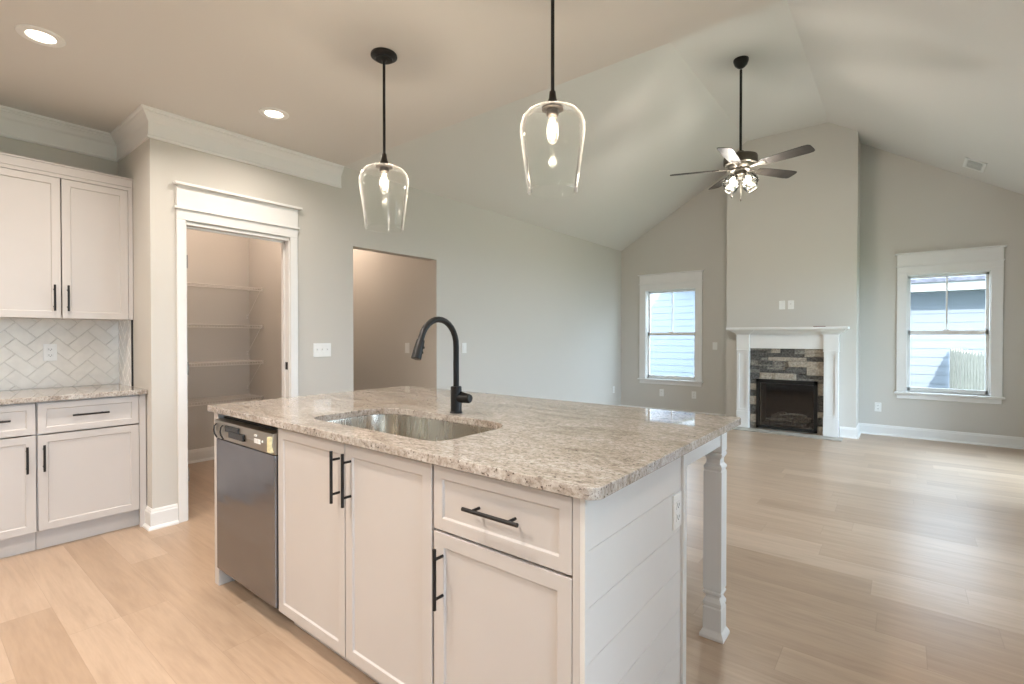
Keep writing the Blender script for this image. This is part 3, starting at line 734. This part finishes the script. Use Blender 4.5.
for k in range(5):
    a = R_(56 + 72 * k); M = Matrix.Translation((FCX, FCY, FZ)) @ Matrix.Rotation(a, 4, 'Z')
    Mp = M @ Matrix.Rotation(R_(-13), 4, 'X')
    b = BM(); vs = []
    outl = [(.20, .048), (.24, .056), (.45, .066), (.60, .070), (.645, .066), (.662, .050), (.665, .02)]
    loop = [(x, y) for x, y in outl] + [(x, -y) for x, y in outl[::-1]]
    prism(b, loop, 'z', -.003, .003)
    for v in b.verts: v.co = Mp @ v.co
    bl = obj('blade', b, BLADE, t, o_, bevel=.001)
    b = BM()
    pl = [(.075, .014), (.13, .012), (.18, .018), (.225, .036), (.262, .030), (.245, .010), (.25, 0)]
    pl = pl + [(x, -y) for x, y in pl[::-1][1:]]
    prism(b, pl, 'z', -.0075, -.0032)
    for v in b.verts: v.co = Mp @ v.co
    obj('blade_arm', b, NICKEL, bl, o_, bevel=.001)
b = BM(); lathe(b, [(0, 2.90), (.055, 2.90), (.062, 2.885), (.062, 2.862), (.050, 2.846), (.022, 2.836), (.012, 2.820), (0, 2.816)], (FCX, FCY, 0), 32); lk = obj('light_kit', b, NICKEL, t, o_, smooth=True)
for k in range(4):
    a = R_(58.6 + 90 * k); M = Matrix.Translation((FCX + .052 * math.cos(a), FCY + .052 * math.sin(a), 2.862)) @ Matrix.Rotation(a, 4, 'Z') @ Matrix.Rotation(R_(-42), 4, 'Y')
    b = BM(); lathe(b, [(0, .012), (.016, .010), (.020, -.004), (.022, -.034), (.018, -.038), (0, -.038)], n=20, M=M); obj('lamp_arm', b, NICKEL, lk, o_, smooth=True)
    b = BM(); pr = [(.024, -.030), (.044, -.040), (.060, -.062), (.067, -.090), (.066, -.125), (.060, -.150)]
    lathe(b, pr + [(r - .0018, z) for r, z in pr[::-1]], n=36, M=M, close=True); obj('glass_shade', b, FSHADE, t, o_, smooth=True)
    b = BM(); lathe(b, [(0, -.036), (.012, -.040), (.020, -.058), (.022, -.078), (.014, -.098), (0, -.106)], n=18, M=M); obj('bulb', b, BULB, lk, o_, smooth=True)
    p = M @ Vector((0, 0, -.155)); lamp('POINT', p - o_, FAN_W, (1, .93, .83), .05, parent=t)
for dx, dy, L in ((.012, -.03, .235), (-.075, -.02, .185)):
    b = BM(); cyl(b, (FCX + dx, FCY + dy, 2.86), (FCX + dx, FCY + dy, 2.86 - L), .0012, n=6)
    ch = obj('pull_chain', b, NICKEL, t, o_)
    b = BM(); lathe(b, [(0, 0), (.004, -.002), (.006, -.012), (.006, -.024), (0, -.028)], (FCX + dx, FCY + dy, 2.86 - L), 12); obj('chain_pull', b, BRONZE, ch, o_, smooth=True)

# vent on the sloping ceiling
t = thing('ceiling_vent', 'small white rectangular air vent on the sloped ceiling above the right window', 'vent', (4.46, 6.32, ztop(4.46) - .001))
t.rotation_euler = (0, math.atan(.63), 0)
b = BM(); hx, hy = .10, .17
for (x0, x1, y0, y1) in ((-hx, hx, -hy, -hy + .028), (-hx, hx, hy - .028, hy), (-hx, -hx + .028, -hy, hy), (hx - .028, hx, -hy, hy)): box(b, x0, x1, y0, y1, -.010, 0, .002)
obj('vent_frame', b, PLAS, t)
b = BM(); box(b, -hx + .02, hx - .02, -hy + .02, hy - .02, -.002, -.001); obj('vent_back', b, DARKSLOT, t)
b = BM()
for i in range(9):
    x = -hx + .035 + i * (2 * hx - .07) / 8; box(b, x - .004, x + .004, -hy + .026, hy - .026, -.008, -.003)
box(b, -hx + .026, hx - .026, -.004, .004, -.0085, -.003)
obj('vent_louvres', b, PLAS, t)

# ------------------------------------------------------------------ fireplace
NB = len(COL.objects)
CYN = CY; CY = 6.314
FX0 += .07; FX1 += .07
MF = CY - .10       # mantel leg face
t = thing('fireplace_mantel', 'white fireplace mantel surround with moulded shelf on the chimney breast', 'mantel', (2.705, CY, 0)); o_ = t.location
b = BM(); box(b, 1.99, 3.41, 6.105, CY, 1.362, 1.392, .004); obj('mantel_shelf', b, TRIM, t, o_)
b = BM()   # crown under the shelf: wraps three sides, with breaks over the legs
def crown(x0, x1, yf):
    pr = [(0, 1.292), (.008, 1.296), (.012, 1.306), (.030, 1.322), (.055, 1.336), (.070, 1.345), (.076, 1.3615), (0, 1.3615)]
    sweep(b, [(x0, CY), (x0, yf), (x1, yf), (x1, CY)][::1], pr) if False else sweep(b, [(x0, CY - .001), (x0, yf), (x1, yf), (x1, CY - .001)], [(q, z) for q, z in pr])
crown(2.265, 3.145, MF + .03)
crown(2.108, 2.268, MF - .002); crown(3.142, 3.302, MF - .002)
obj('shelf_moulding', b, TRIM, t, o_)
b = BM(); box(b, 2.26, 3.15, MF + .03, CY, 1.108, 1.36, .002); box(b, 2.262, 3.148, MF + .024, MF + .03, 1.108, 1.125, .002); obj('header_board', b, TRIM, t, o_)
for x0 in (2.110, 3.145):
    x1 = x0 + .155; b = BM()
    box(b, x0, x1, MF + .012, CY, 0, 1.30)
    box(b, x0 - .004, x1 + .004, MF - .006, CY, 0, .235, .003)
    box(b, x0 - .004, x1 + .004, MF - .004, CY, 1.075, 1.30, .003); box(b, x0 - .008, x1 + .008, MF - .010, CY, 1.075, 1.09, .003)
    box(b, x0, x0 + .034, MF, MF + .012, .235, 1.075, .001); box(b, x1 - .034, x1, MF, MF + .012, .235, 1.075, .001)
    box(b, x0 + .034, x1 - .034, MF, MF + .012, .235, .27, .001); box(b, x0 + .034, x1 - .034, MF, MF + .012, 1.04, 1.075, .001)
    obj('mantel_leg', b, TRIM, t, o_)
# stone veneer
t = thing('stone_surround', 'stacked grey and tan ledge stone veneer around the firebox', 'stone veneer', (2.705, CY, 0)); o_ = t.location
def sx(p): return 2.265 + (p - 65) * .88 / 540
def sz(p): return 1.108 - (p - 22) * .00186
D, G, N_ = 0, 1, 2
ST = [(65, 230, 22, 38, G), (230, 295, 22, 55, N_), (65, 200, 38, 54, D), (200, 230, 38, 54, G), (295, 400, 22, 52, D), (400, 470, 22, 60, G), (470, 605, 22, 55, N_), (470, 605, 55, 80, N_), (295, 470, 60, 82, D), (65, 295, 54, 82, D), (295, 400, 52, 60, D),
      (65, 150, 82, 112, D), (150, 205, 90, 112, G), (150, 205, 82, 90, D), (205, 485, 84, 112, N_), (485, 605, 82, 110, D),
      (65, 130, 112, 152, G), (130, 235, 112, 140, D), (130, 235, 140, 152, G), (235, 355, 112, 155, G), (355, 485, 112, 153, N_), (485, 605, 110, 208, N_),
      (65, 200, 152, 178, D), (200, 330, 155, 176, G), (330, 485, 153, 200, D), (65, 140, 178, 205, G), (140, 330, 176, 200, D),
      (65, 140, 205, 258, D), (140, 240, 200, 262, N_), (240, 412, 200, 262, N_), (412, 485, 200, 232, D), (412, 605, 232, 262, G), (485, 605, 208, 232, D)]
SIDE = [(258, 284, D), (284, 332, N_), (332, 378, D), (378, 440, N_), (440, 512, D), (512, 570, N_), (570, 618, G)]
for a, c, k in SIDE: ST.append((65, 122, a, c, k))
for a, c, k in [(262, 345, N_), (345, 400, D), (400, 460, D), (460, 500, N_), (500, 560, D), (560, 618, N_)]: ST.append((556, 605, a, c, k))
b = BM()
for x0, x1, z1, z0, k in ST:
    X0, X1, Z0, Z1 = sx(x0) + .0015, sx(x1) - .0015, max(.001, sz(z0) + .0015), sz(z1) - .0015
    d = random.uniform(.022, .045) + (.008 if k == 2 else 0); n0 = len(b.faces)
    nx = max(1, int((X1 - X0) / .03)); nz = max(1, int((Z1 - Z0) / .02))
    g = [[b.verts.new((X0 + (X1 - X0) * i / nx, CY - d + random.uniform(-.004, .004) + (.006 if i in (0, nx) or j in (0, nz) else 0), Z0 + (Z1 - Z0) * j / nz)) for i in range(nx + 1)] for j in range(nz + 1)]
    fs = [b.faces.new([g[j][i], g[j][i + 1], g[j + 1][i + 1], g[j + 1][i]]) for j in range(nz) for i in range(nx)]
    rim = [g[0][i] for i in range(nx + 1)] + [g[j][nx] for j in range(1, nz + 1)] + [g[nz][i] for i in range(nx - 1, -1, -1)] + [g[j][0] for j in range(nz - 1, 0, -1)]
    bk = [b.verts.new((v.co.x, CY - .003, v.co.z)) for v in rim]
    n = len(rim)
    for i in range(n): fs.append(b.faces.new([rim[i], rim[(i + 1) % n], bk[(i + 1) % n], bk[i]]))
    for f in fs: f.material_index = k
F = box(b, 2.266, 3.144, CY - .010, CY - .001, .69, 1.106) + box(b, 2.266, 2.355, CY - .010, CY - .001, 0, .69) + box(b, 3.07, 3.144, CY - .010, CY - .001, 0, .69)
obj('ledge_stones', b, STONES, t, o_)
# electric firebox
t = thing('electric_fireplace', 'black framed glass-front electric fireplace with a log set inside the stone surround', 'fireplace', (2.715, CY, .02)); o_ = t.location
x0, x1, z0, z1 = 2.352, 3.075, .022, .690
yf = CY - .062
b = BM(); fw = .040
box(b, x0, x0 + fw, yf, CY - .002, z0, z1, .002); box(b, x1 - fw, x1, yf, CY - .002, z0, z1, .002); box(b, x0, x1, yf, CY - .002, z1 - fw - .012, z1, .002); box(b, x0, x1, yf, CY - .002, z0, z0 + .038, .002)
obj('black_frame', b, BLACK, t, o_)
b = BM(); box(b, x0 + fw - .003, x1 - fw + .003, yf + .014, yf + .017, z0 + .036, z1 - fw - .010); obj('glass_front', b, FGLASS, t, o_)
b = BM(); e = .004; bx0, bx1, bz0, bz1, by = FX0 + .004, FX1 - .004, .064, FZ1 - .004, CY + .30
box(b, bx0, bx0 + e, CY - .02, by, bz0, bz1); box(b, bx1 - e, bx1, CY - .02, by, bz0, bz1); box(b, bx0, bx1, by - e, by, bz0, bz1); box(b, bx0, bx1, CY - .02, by, bz1 - e, bz1); box(b, bx0, bx1, CY - .02, by, bz0, bz0 + e)
obj('firebox_liner', b, FBOX, t, o_)
b = BM(); nx, ny = 30, 10
gg = [[b.verts.new((bx0 + .01 + (bx1 - bx0 - .02) * i / nx, CY - .005 + .26 * j / ny, bz0 + .006 + (.03 + random.uniform(-.01, .018) if 0 < i < nx and 0 < j < ny else 0))) for i in range(nx + 1)] for j in range(ny + 1)]
for j in range(ny):
    for i in range(nx): b.faces.new([gg[j][i], gg[j][i + 1], gg[j + 1][i + 1], gg[j + 1][i]])
obj('ember_bed', b, EMBER, t, o_)
for (p, q, r) in (((2.46, CY + .05, .125), (2.86, CY + .09, .135), .026), ((2.60, CY + .16, .15), (2.98, CY + .12, .15), .030), ((2.52, CY + .12, .17), (2.80, CY + .02, .16), .020),
                  ((2.62, CY + .05, .20), (2.93, CY + .15, .195), .022), ((2.55, CY + .15, .19), (2.70, CY + .05, .235), .016), ((2.80, CY + .02, .125), (2.96, CY + .06, .13), .020)):
    b = BM(); p = Vector(p); q = Vector(q); n = 7
    pts = [p.lerp(q, i / n) + Vector((random.uniform(-.004, .004), random.uniform(-.004, .004), random.uniform(-.004, .006) + .012 * math.sin(math.pi * i / n))) for i in range(n + 1)]
    tube(b, pts, [r * random.uniform(.8, 1.1) for _ in pts], 10); obj('log', b, LOG, t, o_, smooth=True)
# hearth
t = thing('hearth_slab', 'low grey slate hearth strip on the floor before the fireplace', 'hearth', (2.71, 6.15, 0)); o_ = t.location
b = BM(); cuts = [2.04, 2.42, 2.86, 3.36]
for a, c in zip(cuts, cuts[1:]): box(b, a + .002, c - .002, 5.985, 6.202, .0005, .010, .002)
obj('slate_tiles', b, SLATE, t, o_)
b = BM(); box(b, 3.035, 3.165, 6.15, 6.235, 1.3925, 1.402, .002); o = obj('paper_pad', b, PAPER); tag(o, 'thin dark reddish-brown pad lying on the mantel shelf', 'pad')

for o in list(COL.objects)[NB:]:
    if o.parent is None: o.location += Vector((-.072, CYN - 6.314, 0))
CY = CYN
# ------------------------------------------------------------------ outdoors
GZ = -.8
b = BM(); box(b, -40, 50, YF + .16, 60, GZ - .2, GZ); box(b, XR + .16, 50, -30, YF + .16, GZ - .2, GZ); obj('ground', b, GROUND, kind=S)
def siding(bm, x0, x1, z0, zt, y, lap=.155):
    z = z0
    while z < zt(x0) or z < zt(x1):
        # each course leans out at its foot
        za = z; zb = z + lap
        pts = [(y - .014, za), (y - .002, zb + .01), (y + .01, zb + .01), (y + .01, za)]
        prism(bm, pts, 'x', x0, x1); z += lap
def clip_top(bm, co, no):
    bmesh.ops.bisect_plane(bm, geom=bm.verts[:] + bm.edges[:] + bm.faces[:], plane_co=co, plane_no=no, clear_outer=True)
YN = 10.5
t = thing('neighbour_house', 'pale blue lap-sided gable house seen through the left window', 'house', (-2, YN, GZ)); o_ = t.location
b = BM(); siding(b, -7.6, 2.3, GZ, lambda x: 5.4, YN)
clip_top(b, (-.53, YN, 2.66), (.39, 0, 1)); clip_top(b, (-2.8, YN, 2.66 + .39 * 2.27), (-.39, 0, 1))
obj('siding_wall', b, SIDING, t, o_)
b = BM()
def rk(x): return 2.70 - .39 * (x + .53) if x > -2.8 else 2.70 + .39 * 2.27 + .39 * (x + 2.8)
for a, c in ((-2.8, 2.6), (-8.0, -2.8)): prism(b, [(a, rk(a)), (c, rk(c)), (c, rk(c) + .16), (a, rk(a) + .16)], 'y', YN - .30, YN + 6)
obj('roof', b, SOFFIT, t, o_)
t = thing('neighbour_house', 'pale blue lap-sided house with low white eave seen through the right window', 'house', (6, YN, GZ)); o_ = t.location
b = BM(); siding(b, 2.62, 12, GZ, lambda x: 2.05, YN); obj('siding_wall', b, SIDING, t, o_)
b = BM(); box(b, 2.6, 12, 10.0, 10.02, 2.045, 2.225); box(b, 2.6, 12, 10.02, YN, 2.06, 2.075); obj('eave', b, SOFFIT, t, o_)
b = BM(); prism(b, [(9.96, 2.20), (15, 4.4), (15, 4.5), (9.95, 2.26)], 'x', 2.5, 12.1); obj('roof', b, SHINGLE, t, o_)
# fence
t = thing('picket_fence', 'cream dog-eared board fence seen through the lower right window', 'fence', (4.7, 9.3, GZ)); o_ = t.location
p0 = Vector((4.52, 10.38)); p1 = Vector((4.92, 7.9)); d = (p1 - p0).normalized(); n_ = Vector((d.y, -d.x)); L = (p1 - p0).length; k = 0; s = 0
while s < L:
    c = p0 + d * s; top = 1.07 - .06 * s / L + random.uniform(-.015, .015); wd = .058
    b = BM(); prism(b, [(-wd, GZ), (wd, GZ), (wd, top - .055), (wd * .35, top), (-wd * .35, top), (-wd, top - .055)], 'y', -.009, .009)
    M = Matrix(((d.x, n_.x, 0, c.x), (d.y, n_.y, 0, c.y), (0, 0, 1, 0), (0, 0, 0, 1)))
    for v in b.verts: v.co = M @ v.co
    obj('fence_board', b, FENCEW, t, o_); s += .142
RS = -.04 if n_.dot(Vector((3.856, -1.044)) - p0) > 0 else .04
for z in (-.5, .1, .7):
    b = BM(); c = p0 + n_ * RS; e = p1 + n_ * RS
    tube(b, [(c.x, c.y, z), (e.x, e.y, z)], .028, 4); obj('fence_rail', b, FENCEW, t, o_)
b = BM(); prism(b, [(-1.4, 1.6), (2.2, 6.2), (5.8, 1.6), (5.3, 1.6), (5.3, 2.72), (3.1, 4.1), (2.1, 4.1), (-.2, 2.8), (-.2, 1.6)], 'y', YF + .12, YF + .16); prism(b, [(-1.4, 1.7), (2.2, 6.3), (5.8, 1.7), (5.8, 1.6), (2.2, 6.2), (-1.4, 1.6)], 'y', YF + .12, YF + .42); obj('wall_gable', b, SIDING, kind=S)  # unseen outer gable and roof edge, shaped to shade the left neighbour
# unseen block added to keep the low sun off the right-hand windows
b = BM(); box(b, XR + .16, 12, -7, -3.2, GZ, 8.0); obj('wall_sun_block', b, SIDING, kind=S)
